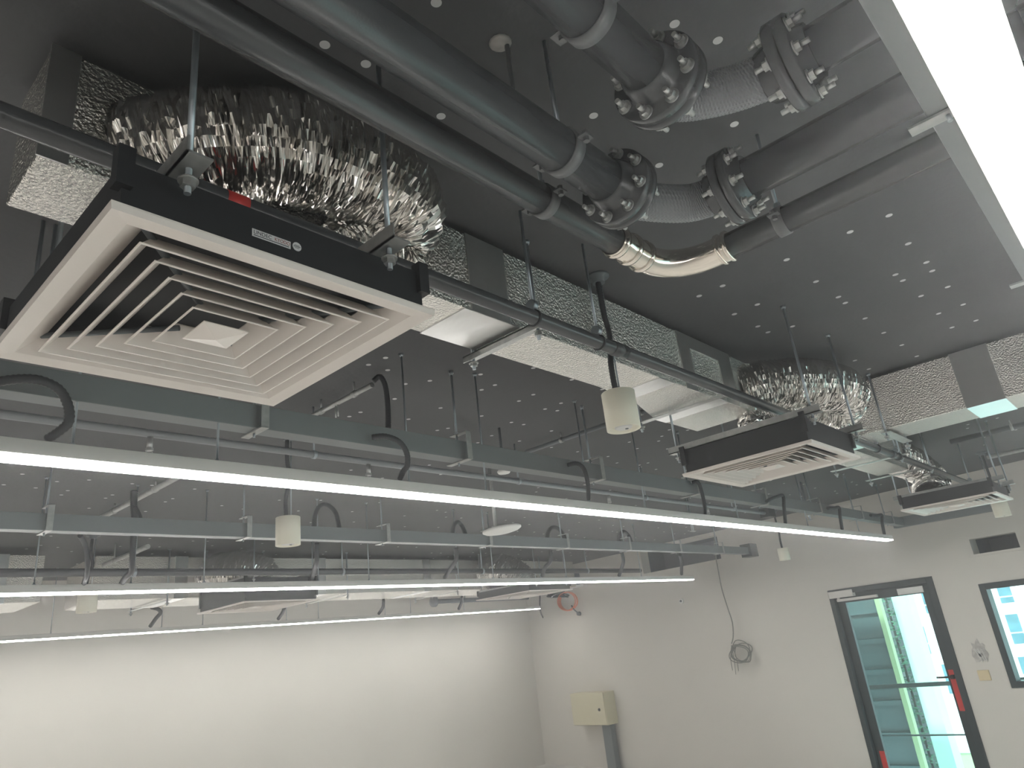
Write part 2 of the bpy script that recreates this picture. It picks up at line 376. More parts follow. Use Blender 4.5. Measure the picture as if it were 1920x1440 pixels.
# writing on the near diffuser's box
def text(body, size, origin, parent, m, name='lettering', bold=0, stretch=1):
    cu = D.curves.new(name, 'FONT'); cu.body = body; cu.size = size; cu.extrude = .0002; cu.offset = bold
    tmp = D.objects.new('tmp', cu); C.objects.link(tmp)
    me = D.meshes.new_from_object(tmp.evaluated_get(bpy.context.evaluated_depsgraph_get())); D.objects.remove(tmp)
    o = D.objects.new(name, me); C.objects.link(o); me.materials.clear(); me.materials.append(M[m])
    mt = Matrix.Translation(Vector(origin) + Vector((0, 0, EYE)) - Vector(ORG[parent.name])) @ Matrix.Rotation(R_(90), 4, 'X') @ Matrix.Diagonal((stretch, 1, 1, 1))
    me.transform(mt); o.parent = parent; ORG[o.name] = ORG[parent.name]; return o
yb = 1.255 - .285 * 1.03
st_ = MB().box((.503, yb - .001, .687), (.574, yb, .7015)).build('name_sticker', 'label', d1); st_['label'] = 'white rectangular sticker with lettering'
text('LINDEC', .0098, (.5050, yb - .0012, .6925), st_, 'ink', stretch=.98)
text('KYODO', .0098, (.5435, yb - .0012, .6925), st_, 'inkr', stretch=.82)
MB().box((.5055, yb - .0013, .6890), (.571, yb - .001, .6905)).build('small_print', 'ink', st_)
s2 = MB().lathe((.5865, yb - .001, .6965), (0, 1, 0), [(0, .0085), (.001, .0085)], 28, False).build('round_sticker', 'label', d1)
MB().box((.5815, yb - .0013, .6985), (.5915, yb - .001, .6993)).box((.580, yb - .0013, .6958), (.593, yb - .001, .697)).box((.5825, yb - .0013, .6932), (.5905, yb - .001, .694)).build('small_print', 'ink', s2)

# ------------------------------------------------------------------ crinkled foil flexible duct
def flex(label, P, r, seed, pitch=.0155, amp=.017, nr=34, dens=.0026, rend=None):
    rnd = random.Random(seed); pts = spline(P, 24)
    L = [0]
    for i in range(1, len(pts)): L.append(L[-1] + (pts[i] - pts[i - 1]).length)
    N = max(20, int(L[-1] / dens)); Q = []
    j = 0
    for i in range(N + 1):
        s = L[-1] * i / N
        while j < len(L) - 2 and L[j + 1] < s: j += 1
        t = (s - L[j]) / max(1e-6, L[j + 1] - L[j]); Q.append(pts[j].lerp(pts[j + 1], min(max(t, 0), 1)))
    # smooth angular noise tables
    def tab(n, m): return [[rnd.uniform(-1, 1) for _ in range(m)] for _ in range(n)]
    T1 = tab(40, 7); T2 = tab(150, 16)
    JIT = {}
    def samp(T, a, b):
        n, m = len(T), len(T[0]); a = a * n; b = b * m; i, j_ = int(a) % n, int(b) % m; fa, fb = a - int(a), b - int(b)
        return (T[i][j_] * (1 - fb) + T[i][(j_ + 1) % m] * fb) * (1 - fa) + (T[(i + 1) % n][j_] * (1 - fb) + T[(i + 1) % n][(j_ + 1) % m] * fb) * fa
    vs = []; fs = []; t0 = (Q[1] - Q[0]).normalized(); u, v_, _ = basis(t0)
    for i, p in enumerate(Q):
        t = (Q[min(i + 1, N)] - Q[max(i - 1, 0)]).normalized(); u = (u - t * u.dot(t)).normalized(); v_ = t.cross(u)
        s = L[-1] * i / N
        for k in range(nr):
            th = k / nr
            ph = s / pitch + 2.3 * samp(T1, i / N * .999, th) + .45 * samp(T2, i / N * .999, th)
            fr = ph - math.floor(ph); rid = 1 - abs(2 * fr - 1)
            rr = r if rend is None else r + (rend - r) * min(1, max(0, (i / N - .66) / .14)); rad = rr * (1 + .05 * samp(T1, (i / N * .37) % .999, (th + .3) % 1)) + amp * (rid - .6) + rnd.uniform(-1, 1) * .0014 + .003 * samp(T2, (i / N * .7) % .999, (th + .5) % 1)
            vs.append(p + (u * cos(2 * pi * th) + v_ * sin(2 * pi * th)) * rad + t * rnd.uniform(-.001, .001))
    for i in range(N):
        for k in range(nr): fs.append((i * nr + k, i * nr + (k + 1) % nr, (i + 1) * nr + (k + 1) % nr, (i + 1) * nr + k))
    mb = MB(); mb.add(vs, fs)
    o = mb.build('flexible_duct', 'foil')
    return tag(o, label, 'flexible duct', 'crinkled silver flexible ducts')
flex('crinkled silver flexible duct looping over the sticker-marked diffuser', [(.46, 1.36, 1.06), (.54, 1.25, 1.07), (.70, 1.17, 1.095), (.88, 1.155, 1.10), (1.01, 1.18, 1.075), (1.02, 1.245, 1.03), (.92, 1.265, .97), (.82, 1.255, .90), (.76, 1.25, .82), (.75, 1.25, .755)], .118, 3, rend=.062)
flex('crinkled silver flexible duct curling over the diffuser past the cream pendant lamp', [(3.30, 1.40, 1.07), (3.46, 1.25, 1.10), (3.70, 1.10, 1.10), (3.92, 1.06, 1.08), (4.00, 1.13, 1.05), (3.86, 1.25, 1.04), (3.62, 1.33, .99), (3.42, 1.36, .92), (3.28, 1.33, .87), (3.22, 1.30, .77)], .125, 5, rend=.07)
flex('fluffy silver flexible duct dropping to the diffuser near the end wall', [(5.86, 1.41, 1.06), (6.2, 1.43, 1.08), (6.62, 1.43, 1.07), (6.86, 1.40, 1.0), (6.80, 1.36, .90), (6.58, 1.34, .82), (6.45, 1.32, .75)], .135, 8)
flex('silver flexible duct behind the cylinder lamp in front of the far duct', [(3.45, 7.2, .99), (3.4, 6.95, .98), (3.45, 6.72, .97), (3.56, 6.62, .93), (3.6, 6.6, .865)], .22, 9, pitch=.04, amp=.02)
flex('silver flexible duct hanging below the far duct near the far corner', [(7.3, 7.2, 1.0), (7.25, 7.0, 1.0), (7.2, 6.75, .97), (7.3, 6.6, .86), (7.35, 6.55, .745)], .24, 11, pitch=.04, amp=.02)

# ------------------------------------------------------------------ ducts
t = thing('air_duct', 'long foil-insulated rectangular duct running behind the nearest grey thin pipe', 'duct', (1.9, 1.41, .93))
yn, yf, zb, zt = 1.32, 1.525, .955, 1.222
mb = MB()
xs = [.265, 2.30, 2.62, 2.95, 3.36]; yfs = [yf, yf, 1.56, 1.66, 1.66]
vs = []; fs = []
for x, yy in zip(xs, yfs): vs += [(x, yn, zb), (x, yy, zb), (x, yy, zt), (x, yn, zt)]
for i in range(4):
    for k in range(4): fs.append((i * 4 + k, i * 4 + (k + 1) % 4, i * 4 + 4 + (k + 1) % 4, i * 4 + 4 + k)[::-1])
fs += [(0, 1, 2, 3), (19, 18, 17, 16)]
mb.add(vs, fs); mb.build('duct_body', 'emboss', t, bevel=.004)
def tape(x0, x1, z0=zb - .002, z1=zt + .001, face='n', y1=None):
    m_ = MB(); nseg = 8
    if face == 'n': m_.box((x0, yn - .003, z0), (x1, yn + .001, z1))
    else: m_.box((x0, yn - .002, zb - .003), (x1, y1 or yf, zb + .001))
    return m_.build('foil_tape', 'tape', t)
tape(.262, .315); tape(1.39, 1.56); tape(2.66, 2.76); tape(3.03, 3.16); tape(2.76, 3.03, 1.16, 1.223); tape(.90, 1.0, 1.06, 1.223)
tape(1.36, 1.60, face='b'); tape(2.44, 2.56, face='b', y1=1.53); tape(2.92, 3.04, face='b', y1=1.655)
rl_ = MB().box((1.595, 1.235, .940), (1.65, 1.58, .944)).box((1.595, 1.235, .922), (1.599, 1.58, .944)).build('support_rail', 'galv', t)
for yy in (1.262, 1.555): hang(t, 1.62, yy, .895)
rl_ = MB().box((2.86, 1.235, .938), (2.90, 1.72, .942)).build('support_rail', 'galv', t)
hang(t, 2.88, 1.70, .895)
t = thing('air_duct', 'foil-insulated duct crossing above the green-lit diffuser, coming from the window side', 'duct', (5.0, 1.2, .92))
MB().box((4.32, -2.6, .92), (4.66, 1.30, 1.224)).build('duct_body', 'emboss', t, bevel=.004)
MB().box((4.33, 1.30, .92), (5.88, 1.52, 1.22)).build('duct_branch', 'emboss', t, bevel=.004)
MB().box((4.316, .42, .917), (4.662, .60, 1.226)).build('foil_tape', 'tape', t)
MB().box((4.316, 1.16, .916), (4.664, 1.30, 1.227)).build('foil_tape', 'tape', t)
for x in (5.08, 5.82):
    MB().box((x, 1.12, .895), (x + .045, 1.60, .900)).build('support_rail', 'galv', t); hang(t, x + .02, 1.15, .85); hang(t, x + .02, 1.57, .85)
MB().box((4.28, .98, .895), (4.72, 1.03, .9)).build('support_rail', 'galv', t); hang(t, 4.295, 1.005, .85); hang(t, 4.705, 1.005, .85)
t = thing('air_duct', 'wide pale duct running far off in front of the back wall', 'duct', (5, 7.5, .80))
MB().box((2.30, 7.10, .80), (9.2, 7.85, 1.19)).build('duct_body', 'emboss', t, bevel=.006)
for x in (3.0, 4.55, 6.1, 7.9): MB().box((x, 7.096, .797), (x + .12, 7.852, 1.192)).build('foil_tape', 'tape', t)
for x in (2.9, 4.9, 6.6, 8.3):
    MB().box((x, 7.02, .775), (x + .04, 7.93, .779)).build('support_rail', 'galv', t); hang(t, x + .02, 7.05, .73, .008); hang(t, x + .02, 7.9, .73, .008)
t = thing('air_duct', 'dim insulated duct at the photo edge, cut off behind two light lines', 'duct', (-1, 7.5, .80))
MB().box((X0 + .02, 7.10, .80), (1.9, 7.85, 1.19)).build('duct_body', 'emboss', t, bevel=.006)
for x in (.5, 1.5): MB().box((x, 7.096, .797), (x + .14, 7.852, 1.192)).build('foil_tape', 'tape', t)

# ------------------------------------------------------------------ thin grey pipe along the first duct
def clampring(parent, c, d, r, w=.028, rodz=None, tab=True, m='galv', rr=.005):
    c = Vector(c); dn = Vector(d).normalized()
    mb = MB().lathe(c - dn * w / 2, dn, [(0, r + .0005), (0, r + .004), (w, r + .004), (w, r + .0005)], 32)
    up = Vector((0, 0, 1)); side = dn.cross(up).normalized()
    for s in (-1, 1):
        p = c + side * s * (r + .012); a_ = p - side * .012 - dn * w / 2 - up * .002
        mb.add([a_, a_ + side * .024, a_ + side * .024 + dn * w, a_ + dn * w, a_ + up * .004, a_ + side * .024 + up * .004, a_ + side * .024 + dn * w + up * .004, a_ + dn * w + up * .004], [(0, 3, 2, 1), (4, 5, 6, 7), (0, 1, 5, 4), (1, 2, 6, 5), (2, 3, 7, 6), (3, 0, 4, 7)])
        mb.hexnut(p + side * .003 - up * .012, (0, 0, 1), .007, .024)
    o = mb.build('pipe_clamp', m, parent)
    if rodz is not None:
        MB().cyl(c + up * (r + .002), (c.x, c.y, H), rr, 10).hexnut(c + up * (r + .004), (0, 0, 1), rr * 2, .014).build('hanger_rod', 'rod', parent)
    return o
t = thing('water_pipe', 'slim dark grey pipe running the length of the foil duct to the end wall', 'pipe', (2, 1.156, .865))
MB().cyl((-2.5, 1.156, .885), (8.30, 1.156, .885), .0215, 28).build('pipe_run', 'pipe', t)
MB().tube(spline([(8.29, 1.156, .885), (8.35, 1.156, .885), (8.38, 1.156, .91), (8.38, 1.156, .96)], 6), .024, 20).build('elbow', 'pipe', t)
MB().lathe((1.86, 1.156, .885), (1, 0, 0), [(0, .0215), (0, .0245), (.075, .0245), (.075, .0215)], 28).lathe((4.9, 1.156, .885), (1, 0, 0), [(0, .0215), (0, .0245), (.075, .0245), (.075, .0215)], 28).build('coupling', 'pipe', t)
MB().lathe((.545, 1.156, .885), (1, 0, 0), [(0, .0215), (0, .0221), (.045, .0221), (.045, .0215)], 28).build('red_tape', 'red', t)
for x in (1.475, 1.79, 4.62, 5.05, 7.2, 8.1, -.6):
    mb = MB().lathe((x - .004, 1.156, .885), (1, 0, 0), [(0, .0218), (0, .026), (.008, .026), (.008, .0218)], 28); mb.build('pipe_clamp', 'black', t)
    mb = MB().lathe((x - .012, 1.156, .925), (1, 0, 0), [(0, .016), (.003, .018), (.018, .018), (.02, .016)], 18); rod(mb, x, 1.156, .935, H, .0045); mb.build('hanger_rod', 'rod', t)

# ------------------------------------------------------------------ chilled water pipes with flanges
def bolts(parent, c, d, rb, n, sgn, phase=0):
    c = Vector(c); u, v_, dn = basis(d)
    for i in range(n):
        a_ = 2 * pi * (i + .5) / n + phase; p = c + (u * cos(a_) + v_ * sin(a_)) * rb
        mb = MB().lathe(p, dn * sgn, [(0, .0135), (.003, .0135)], 20).hexnut(p + dn * sgn * .003, dn * sgn, .0095, .009).lathe(p + dn * sgn * .012, dn * sgn, [(0, .0052), (.016, .005)], 12)
        mb.build('bolt', 'galv', parent)
def flange(parent, c, d, rp, rf, t_=.020, gap=.004, n=8):
    c = Vector(c); _, _, dn = basis(d)
    f = MB().lathe(c - dn * (t_ + gap / 2), dn, [(-.035, rp + .001), (-.03, rp + .006), (-.006, rp + .012), (0, rp + .016), (0, rf - .003), (.003, rf), (t_, rf), (t_, rp)], 56).build('flange', 'pipe', parent)
    g_ = MB().lathe(c + dn * gap / 2, dn, [(0, rp), (0, rf), (t_ - .003, rf), (t_, rf - .003), (t_, rp + .014), (t_ + .02, rp + .008)], 56).build('flange', 'pipe', parent)
    MB().lathe(c - dn * gap / 2, dn, [(0, rp), (0, rf - .01), (gap, rf - .01), (gap, rp)], 40).build('gasket', 'rubber', parent)
    bolts(f, c - dn * (t_ + gap / 2), dn, (rp + rf) / 2 + .006, n, -1); bolts(g_, c + dn * (t_ + gap / 2), dn, (rp + rf) / 2 + .006, n, 1)
def hose(parent, P, r):
    pts = spline(P, 30); n = 48; N = len(pts)
    mb = MB(); vs = []; fs = []; t0 = (pts[1] - pts[0]).normalized(); u, v_, _ = basis(t0)
    for i, p in enumerate(pts):
        t_ = (pts[min(i + 1, N - 1)] - pts[max(i - 1, 0)]).normalized(); u = (u - t_ * u.dot(t_)).normalized(); v_ = t_.cross(u)
        for k in range(n):
            q = r + .0018 * ((i + k // 2) % 2)
            vs.append(p + (u * cos(2 * pi * k / n) + v_ * sin(2 * pi * k / n)) * q)
    for i in range(N - 1):
        for k in range(n): fs.append((i * n + k, i * n + (k + 1) % n, (i + 1) * n + (k + 1) % n, (i + 1) * n + k))
    mb.add(vs, fs); return mb.build('braided_hose', 'pipel', parent)
def chilled(label, yA, zA, rp, xf, xR, yf_, pipem, clampx, rods, gl=None):
    t = thing('chilled_water_pipe', label, 'pipe', (xf, yA, zA - rp), gl)
    MB().cyl((-2.5, yA, zA), (xf - .03, yA, zA), rp, 48).build('pipe_run', pipem, t)
    rf = rp + .042
    flange(t, (xf, yA, zA), (1, 0, 0), rp, rf)
    hose(t, [(xf + .02, yA, zA), (xf + .07, yA - .002, zA), (xR - .03, (yA + yf_) / 2 + .018, zA), (xR, yf_ + .03, zA), (xR, yf_ + .018, zA)], rp * .92)
    flange(t, (xR, yf_, zA), (0, -1, 0), rp, rf)
    MB().cyl((xR, yf_ - .03, zA), (xR, -3.0, zA), rp, 48).build('pipe_branch', pipem, t)
    for x in clampx: clampring(t, (x, yA, zA), (1, 0, 0), rp, rodz=H, m='clamp')
    for y in rods: clampring(t, (xR, y, zA), (0, 1, 0), rp, rodz=H, m='clamp')
    return t
zA = .95
fa = onz(1142, 366, zA); ra = onz(1386, 372, zA)
chilled('thick dark grey flanged pipe turning above the stainless steel elbow', .68, zA, .047, fa.x, 1.45, .50, 'pipe', (1.035,), (-.1,))
fb = onz(1240, 150, zA)
lb = onz(1510, 148, zA)
chilled('thick grey flanged pipe closest to the hazy bright light line', .435, zA, .045, fb.x, lb.x - .06, lb.y - .0, 'pipe', (.80,), ())
t = thing('water_pipe', 'medium dark grey pipe ending in a polished stainless steel elbow', 'pipe', (1.4, .835, .94))
zC = .97; rC = .036; yC = .835; xE = 1.735
MB().cyl((-2.5, yC, zC), (1.46, yC, zC), rC, 40).build('pipe_run', 'pipe', t)
arc = [(1.46, yC, zC), (1.49, yC, zC)] + [(xE - .12 + .12 * sin(a_), yC + 0 - .12 + .12 * cos(a_), zC) for a_ in [pi / 2 * i / 14 for i in range(15)]]
arc = [(1.44, yC, zC), (1.50, yC, zC), (1.56, yC, zC)] + [(xE - .14 + .14 * sin(a_), yC - .14 + .14 * cos(a_), zC) for a_ in [pi / 2 * i / 16 for i in range(17)]] + [(xE, yC - .16, zC), (xE, yC - .185, zC)]
el = MB().tube(arc, rC + .0035, 40).build('steel_elbow', 'steel', t); el['label'] = 'polished stainless steel elbow'
for x in (1.455, 1.515, 1.575): MB().lathe((x - .008, yC, zC), (1, 0, 0), [(0, rC + .002), (.003, rC + .009), (.013, rC + .009), (.016, rC + .002)], 36).build('collar', 'steel', t)
for y in (yC - .155, yC - .178): MB().lathe((xE, y, zC), (0, -1, 0), [(0, rC + .002), (.003, rC + .009), (.010, rC + .009), (.013, rC + .002)], 36).build('collar', 'steel', t)
MB().cyl((xE, yC - .18, zC), (xE, -3, zC), rC, 40).build('pipe_branch', 'pipe', t)
clampring(t, (1.16, yC, zC), (1, 0, 0), rC, m='clamp', rodz=H); clampring(t, (xE, .50, zC), (0, 1, 0), rC, m='clamp', rodz=H); clampring(t, (xE, -.15, zC), (0, 1, 0), rC, m='clamp', rodz=H)
# rod with eye above the thick pipe
p = onz(950, 82, H)
t = thing('hanger_bracket', 'short rod with an eye end hanging from the black ceiling above the thick pipe', 'bracket', (p.x, p.y, 1.0))
MB().cyl((p.x, p.y, 1.035), (p.x, p.y, H), .0055, 10).lathe((p.x, p.y, 1.03), (0, 0, -1), [(0, .008), (.03, .009)], 10).build('rod', 'pipel', t)
MB().lathe((p.x - .012, p.y + .008, H), (0, 0, -1), [(0, .026), (.004, .022), (.006, .01)], 14).build('ceiling_plate', 'plaster', t)
MB().lathe((p.x, p.y - .005, 1.0), (0, 1, 0), [(0, .009), (0, .014), (.01, .014), (.01, .009)], 20).build('eye', 'pipel', t)

# ------------------------------------------------------------------ cable trunking rows
def tray(label, yn_, zb_, x1, bx, w_=.075, h_=.085, x0=X0 + .05):
    t = thing('cable_trunking', label, 'cable trunking', ((x0 + x1) / 2, yn_ + w_ / 2, zb_), 'rows of grey cable trunking under the ceiling')
    MB().box((x0, yn_, zb_), (x1, yn_ + w_, zb_ + h_)).build('trunking_body', 'trunk', t, bevel=.002)
    for x in bx:
        b = MB().box((x - .015, yn_ - .032, zb_ - .003), (x + .015, yn_ - .029, zb_ + .125)).box((x - .015, yn_ - .032, zb_ - .006), (x + .015, yn_ + w_ + .035, zb_ - .001)).box((x - .015, yn_ - .032, zb_ + .122), (x + .015, yn_ + .075, zb_ + .125))
        bo = b.build('bracket', 'galv', t)
        MB().cyl((x, yn_ + .045, zb_ + .085 + .002), (x, yn_ + .045, H), .0055, 10).hexnut((x, yn_ + .045, zb_ + .126), (0, 0, 1), .011, .009).lathe((x, yn_ + .045, H - .02), (0, 0, 1), [(0, .008), (.02, .011)], 10).build('hanger_rod', 'rod', bo)
        MB().cyl((x, yn_ + .045, zb_ - .02), (x, yn_ + .045, zb_ - .006), .0045, 8).build('stud', 'rod', bo)
    return t
t1 = tray('grey cable trunking above the first complete light line, behind the nearest diffuser', 2.20, .81, 9.05, (.17, 1.197, 2.18, 3.19, 4.25, 5.3, 6.4, 7.5, 8.5))
MB().box((9.0, 1.35, .80), (9.10, 2.32, .91)).build('end_box', 'trunk', t1)
t2 = tray('grey cable trunking crossing behind the second cream cylinder lamp', 4.06, .80, 8.95, (.05, 1.08, 2.13, 3.17, 4.2, 5.2, 6.2, 7.2, 8.2))
MB().box((8.95, 4.03, .77), (9.15, 4.17, .93)).build('end_box', 'pipe', t2)
t0 = tray('grey cable trunking alongside the blinding overhead light line', .020, .83, 8.7, (1.38, 2.42, 3.5), w_=.075)

# ------------------------------------------------------------------ linear lights
def cond(parent, P, r=.011, name='flexible_conduit'):
    pts = spline(P, 10); n = 14; N = len(pts)
    L = sum((pts[i + 1] - pts[i]).length for i in range(N - 1)); m_ = max(8, int(L / .006))
    out = []; acc = [0]
    for i in range(1, N): acc.append(acc[-1] + (pts[i] - pts[i - 1]).length)
    j = 0
    for i in range(m_ + 1):
        s = acc[-1] * i / m_
        while j < N - 2 and acc[j + 1] < s: j += 1
        out.append(pts[j].lerp(pts[j + 1], (s - acc[j]) / max(1e-6, acc[j + 1] - acc[j])))
    c = [0]
    return MB().tube(out, lambda t_: r * (1.0 if int(round(t_ * m_)) % 2 else .86), n).build(name, 'conduit', parent)
def linear(label, yc, zb_, x1, rods, seg=1.2, w_=.074, h_=.042, x0=X0 + .3):
    t = thing('linear_light', label, 'linear light', ((x0 + x1) / 2, yc, zb_), 'long glowing linear lights')
    MB().box((x0, yc - w_ / 2, zb_ + .010), (x1, yc + w_ / 2, zb_ + .010 + h_)).build('housing', 'housing', t, bevel=.002)
    x = x1
    while x > x0:
        a_ = max(x - seg + .002, x0); MB().box((a_, yc - w_ / 2 + .003, zb_), (x, yc + w_ / 2 - .003, zb_ + .0105)).build('glowing_lens', 'glow', t); x -= seg
    for x in rods:
        o = MB().cyl((x, yc, zb_ + h_ + .01), (x, yc, H), .0042, 8).lathe((x, yc, zb_ + h_ + .01), (0, 0, 1), [(0, .01), (.012, .007)], 10).lathe((x, yc, H - .012), (0, 0, 1), [(0, .006), (.012, .014)], 10).build('suspension_rod', 'rod', t)
    return t
def rx(yc, zt_, pxs): return [ony(a_, b_, yc).x for a_, b_ in pxs]
zt1 = .672
L0 = linear('blinding linear light overhead at the bright hazy edge of the ceiling', 0.0, .62, 8.13, (.3, 1.5, 2.7, 3.9, 5.1, 6.3), w_=.09)
L1 = linear('first complete glowing line, passing under the nearest diffuser', 2.21, .62, 8.29, rx(2.21, zt1, [(137, 822), (407, 862), (767, 903), (912, 922), (1105, 941), (1210, 952), (1385, 975), (1515, 986), (1610, 994)]))
L2 = linear('glowing line that ends above the hanging cable coil', 4.76, .575, 8.62, rx(4.76, .63, [(63, 1100), (245, 1096), (382, 1093), (597, 1090), (692, 1087), (860, 1083), (925, 1082), (1062, 1080), (1202, 1077)]))
L3 = linear('lowest glowing line, the one closest to the back wall', 8.22, .575, 9.55, rx(8.22, .63, [(95, 1185), (303, 1172), (380, 1168), (537, 1160), (597, 1156), (722, 1150), (770, 1148), (870, 1142)]))
def cpx(parent, pts, r=.011):
    return cond(parent, [ony(a_, b_, c_) for a_, b_, c_ in pts], r)
cpx(L1, [(-30, 722, 2.16), (20, 712, 2.15), (70, 712, 2.14), (108, 728, 2.14), (127, 758, 2.14), (129, 790, 2.15), (112, 808, 2.17), (88, 824, 2.20)], .014)
cpx(L1, [(697, 820, 2.18), (722, 818, 2.15), (748, 828, 2.14), (762, 848, 2.14), (764, 872, 2.15), (756, 884, 2.18), (750, 898, 2.21)], .012)
cpx(L1, [(1064, 872, 2.18), (1080, 869, 2.15), (1094, 878, 2.14), (1101, 900, 2.15), (1103, 918, 2.17), (1103, 936, 2.21)], .012)
cpx(L1, [(1297, 905, 2.18), (1308, 904, 2.15), (1315, 920, 2.15), (1321, 948, 2.17), (1322, 964, 2.21)], .013)
cpx(L1, [(1437, 940, 2.17), (1455, 932, 2.15), (1468, 930, 2.14), (1470, 952, 2.15), (1473, 984, 2.21)], .014)
cpx(L1, [(1552, 953, 2.17), (1563, 953, 2.15), (1573, 952, 2.14), (1575, 968, 2.15), (1579, 992, 2.21)], .015)
cpx(L1, [(1632, 966, 2.17), (1643, 967, 2.15), (1653, 966, 2.14), (1654, 980, 2.16), (1658, 1001, 2.21)], .016)
cpx(L2, [(588, 1003, 4.2), (590, 970, 4.3), (597, 952, 4.32), (608, 946, 4.34), (620, 951, 4.34), (631, 966, 4.32), (638, 1000, 4.2)], .017)
cpx(L2, [(594, 1018, 4.45), (594, 1050, 4.5), (590, 1066, 4.62), (583, 1089, 4.76)], .017)
cpx(L2, [(848, 1008, 4.2), (850, 988, 4.3), (857, 979, 4.32), (866, 986, 4.32), (875, 1008, 4.2)], .018)
cpx(L2, [(855, 1028, 4.45), (855, 1050, 4.5), (846, 1064, 4.62), (834, 1083, 4.76)], .018)
cpx(L2, [(1026, 1014, 4.2), (1028, 998, 4.3), (1036, 989, 4.32), (1050, 994, 4.32), (1062, 1016, 4.2)], .02)
cpx(L2, [(1032, 1032, 4.45), (1032, 1052, 4.5), (1022, 1064, 4.62), (1017, 1079, 4.76)], .02)
cpx(L2, [(1161, 1020, 4.2), (1162, 1004, 4.3), (1169, 997, 4.32), (1179, 1005, 4.32), (1185, 1022, 4.2)], .02)
cpx(L2, [(1166, 1036, 4.45), (1169, 1052, 4.5), (1166, 1064, 4.62), (1161, 1079, 4.76)], .02)
cpx(L2, [(1275, 1040, 4.3), (1278, 1052, 4.5), (1278, 1064, 4.62), (1278, 1076, 4.76)], .02)
cpx(L2, [(252, 920, 4.3), (251, 950, 4.3), (254, 978, 4.2)], .02); cpx(L2, [(253, 950, 4.28), (262, 970, 4.24), (262, 982, 4.2)], .014)
cpx(L2, [(250, 1004, 4.45), (248, 1050, 4.5), (247, 1070, 4.58), (236, 1082, 4.66), (227, 1097, 4.76)], .018)
cpx(L2, [(150, 1004, 4.4), (160, 1022, 4.5), (164, 1050, 4.52), (163, 1076, 4.6), (156, 1098, 4.76)], .014)
cpx(L3, [(284, 1139, 7.9), (296, 1142, 7.95), (301, 1149, 8.0), (292, 1160, 8.1), (282, 1174, 8.22)], .02)
cpx(L3, [(533, 1140, 8.0), (529, 1150, 8.1), (522, 1160, 8.22)], .021)
cpx(L3, [(719, 1124, 8.0), (718, 1138, 8.1), (710, 1151, 8.22)], .021)
cpx(L3, [(866, 1118, 8.0), (865, 1130, 8.1), (860, 1142, 8.22)], .021)

# ------------------------------------------------------------------ cream cylinder lamps
def pendant(label, px, py, ztop, r, h_, cpts):
    p = onz(px, py, ztop)
    t = thing('pendant_downlight', label, 'pendant lamp', (p.x, p.y, ztop - h_), 'cream cylinder pendant downlights')
    zz = ztop - h_
    MB().lathe((p.x, p.y, zz), (0, 0, 1), [(.012, r * .72), (.003, r * .80), (0, r * .96), (.001, r), (h_ - .002, r), (h_, r - .002), (h_, .01)], 56).build('lamp_body', 'cream', t)
    MB().lathe((p.x, p.y, zz + .004), (0, 0, 1), [(0, r * .45), (.003, r * .52), (.008, r * .52)], 32).build('reflector', 'ap', t)
    MB().lathe((p.x + r * .18, p.y - r * .1, zz + .002), (0, 0, 1), [(0, r * .1), (.01, r * .1)], 12).build('screw', 'slate', t)
    zc = H
    MB().lathe((p.x, p.y, zc - .03), (0, 0, 1), [(0, r * .40), (.02, r * .45), (.022, r * .72), (.03, r * .72)], 24).build('ceiling_box', 'slate', t)
    k = r / .058
    cond(t, [(p.x - .004 * k, p.y, zc - .02), (p.x - .006 * k, p.y - .002, zc - .15), (p.x + .012 * k, p.y, ztop + .22), (p.x - .012 * k, p.y, ztop + .10), (p.x - .010 * k, p.y, ztop - .002)], .011 * k)
    mb = MB(); rod(mb, p.x + .018 * k, p.y + .002, ztop - .001, H - .02, .003 * k); mb.build('steel_wire', 'rod', t)
    return t
pendant('cream cylinder lamp hanging in front of the foil duct', 1158, 736, .79, .058, .135, None)
pendant('cream cylinder lamp between the first and second light lines', 540, 970, .79, .064, .15, None)
pendant('cream cylinder lamp just below the second light line, cut off by it', 165, 1112, .79, .072, .15, None)
pendant('small cream cylinder lamp alone against the end wall above the coil', 1467, 1028, .79, .066, .145, None)
pendant('cream cylinder lamp peeking out under the diffuser beside the end wall', 1871, 938, .79, .066, .15, None)
pendant('tiny cream cylinder lamp below the second light line near the far corner', 1157, 1096, .79, .066, .13, None)

# ------------------------------------------------------------------ wifi access point, detectors, sprinklers
p = onz(942, 996, .715)
t = thing('wifi_access_point', 'white domed access point disc hanging from a pale pipe above the second light line', 'access point', (p.x, p.y, .70))
s_ = MB().lathe((p.x, p.y, .70), (-.07, .05, 1), [(0, .02), (.003, .07), (.010, .108), (.020, .126), (.030, .128), (.038, .118), (.044, .06), (.045, .02)], 56).build('disc_body', 'ap', t)
MB().lathe((p.x, p.y, .735), (-.07, .05, 1), [(0, .05), (.012, .045), (.016, .02)], 32).build('mount', 'ap', t)
MB().cyl((p.x - .06, p.y, .745), (p.x - .06, p.y, H), .011, 16).build('drop_pipe', 'galv', t)
MB().box((p.x - .075, p.y - .02, .735), (p.x + .03, p.y + .02, .747)).build('arm', 'galv', t)
p = onz(944, 878, 1.0)
t = thing('smoke_detector', 'small white detector head on a bracket under the trunking near the pale drop pipe', 'detector', (p.x, p.y, .97))
MB().lathe((p.x, p.y, .965), (0, 0, 1), [(0, .012), (.004, .034), (.016, .04), (.028, .03), (.03, .012)], 32).build('head', 'ap', t)
MB().cyl((p.x, p.y, .99), (p.x, p.y, H), .008, 12).build('stem', 'slate', t)
p = onz(278 + 0, 0, 1)
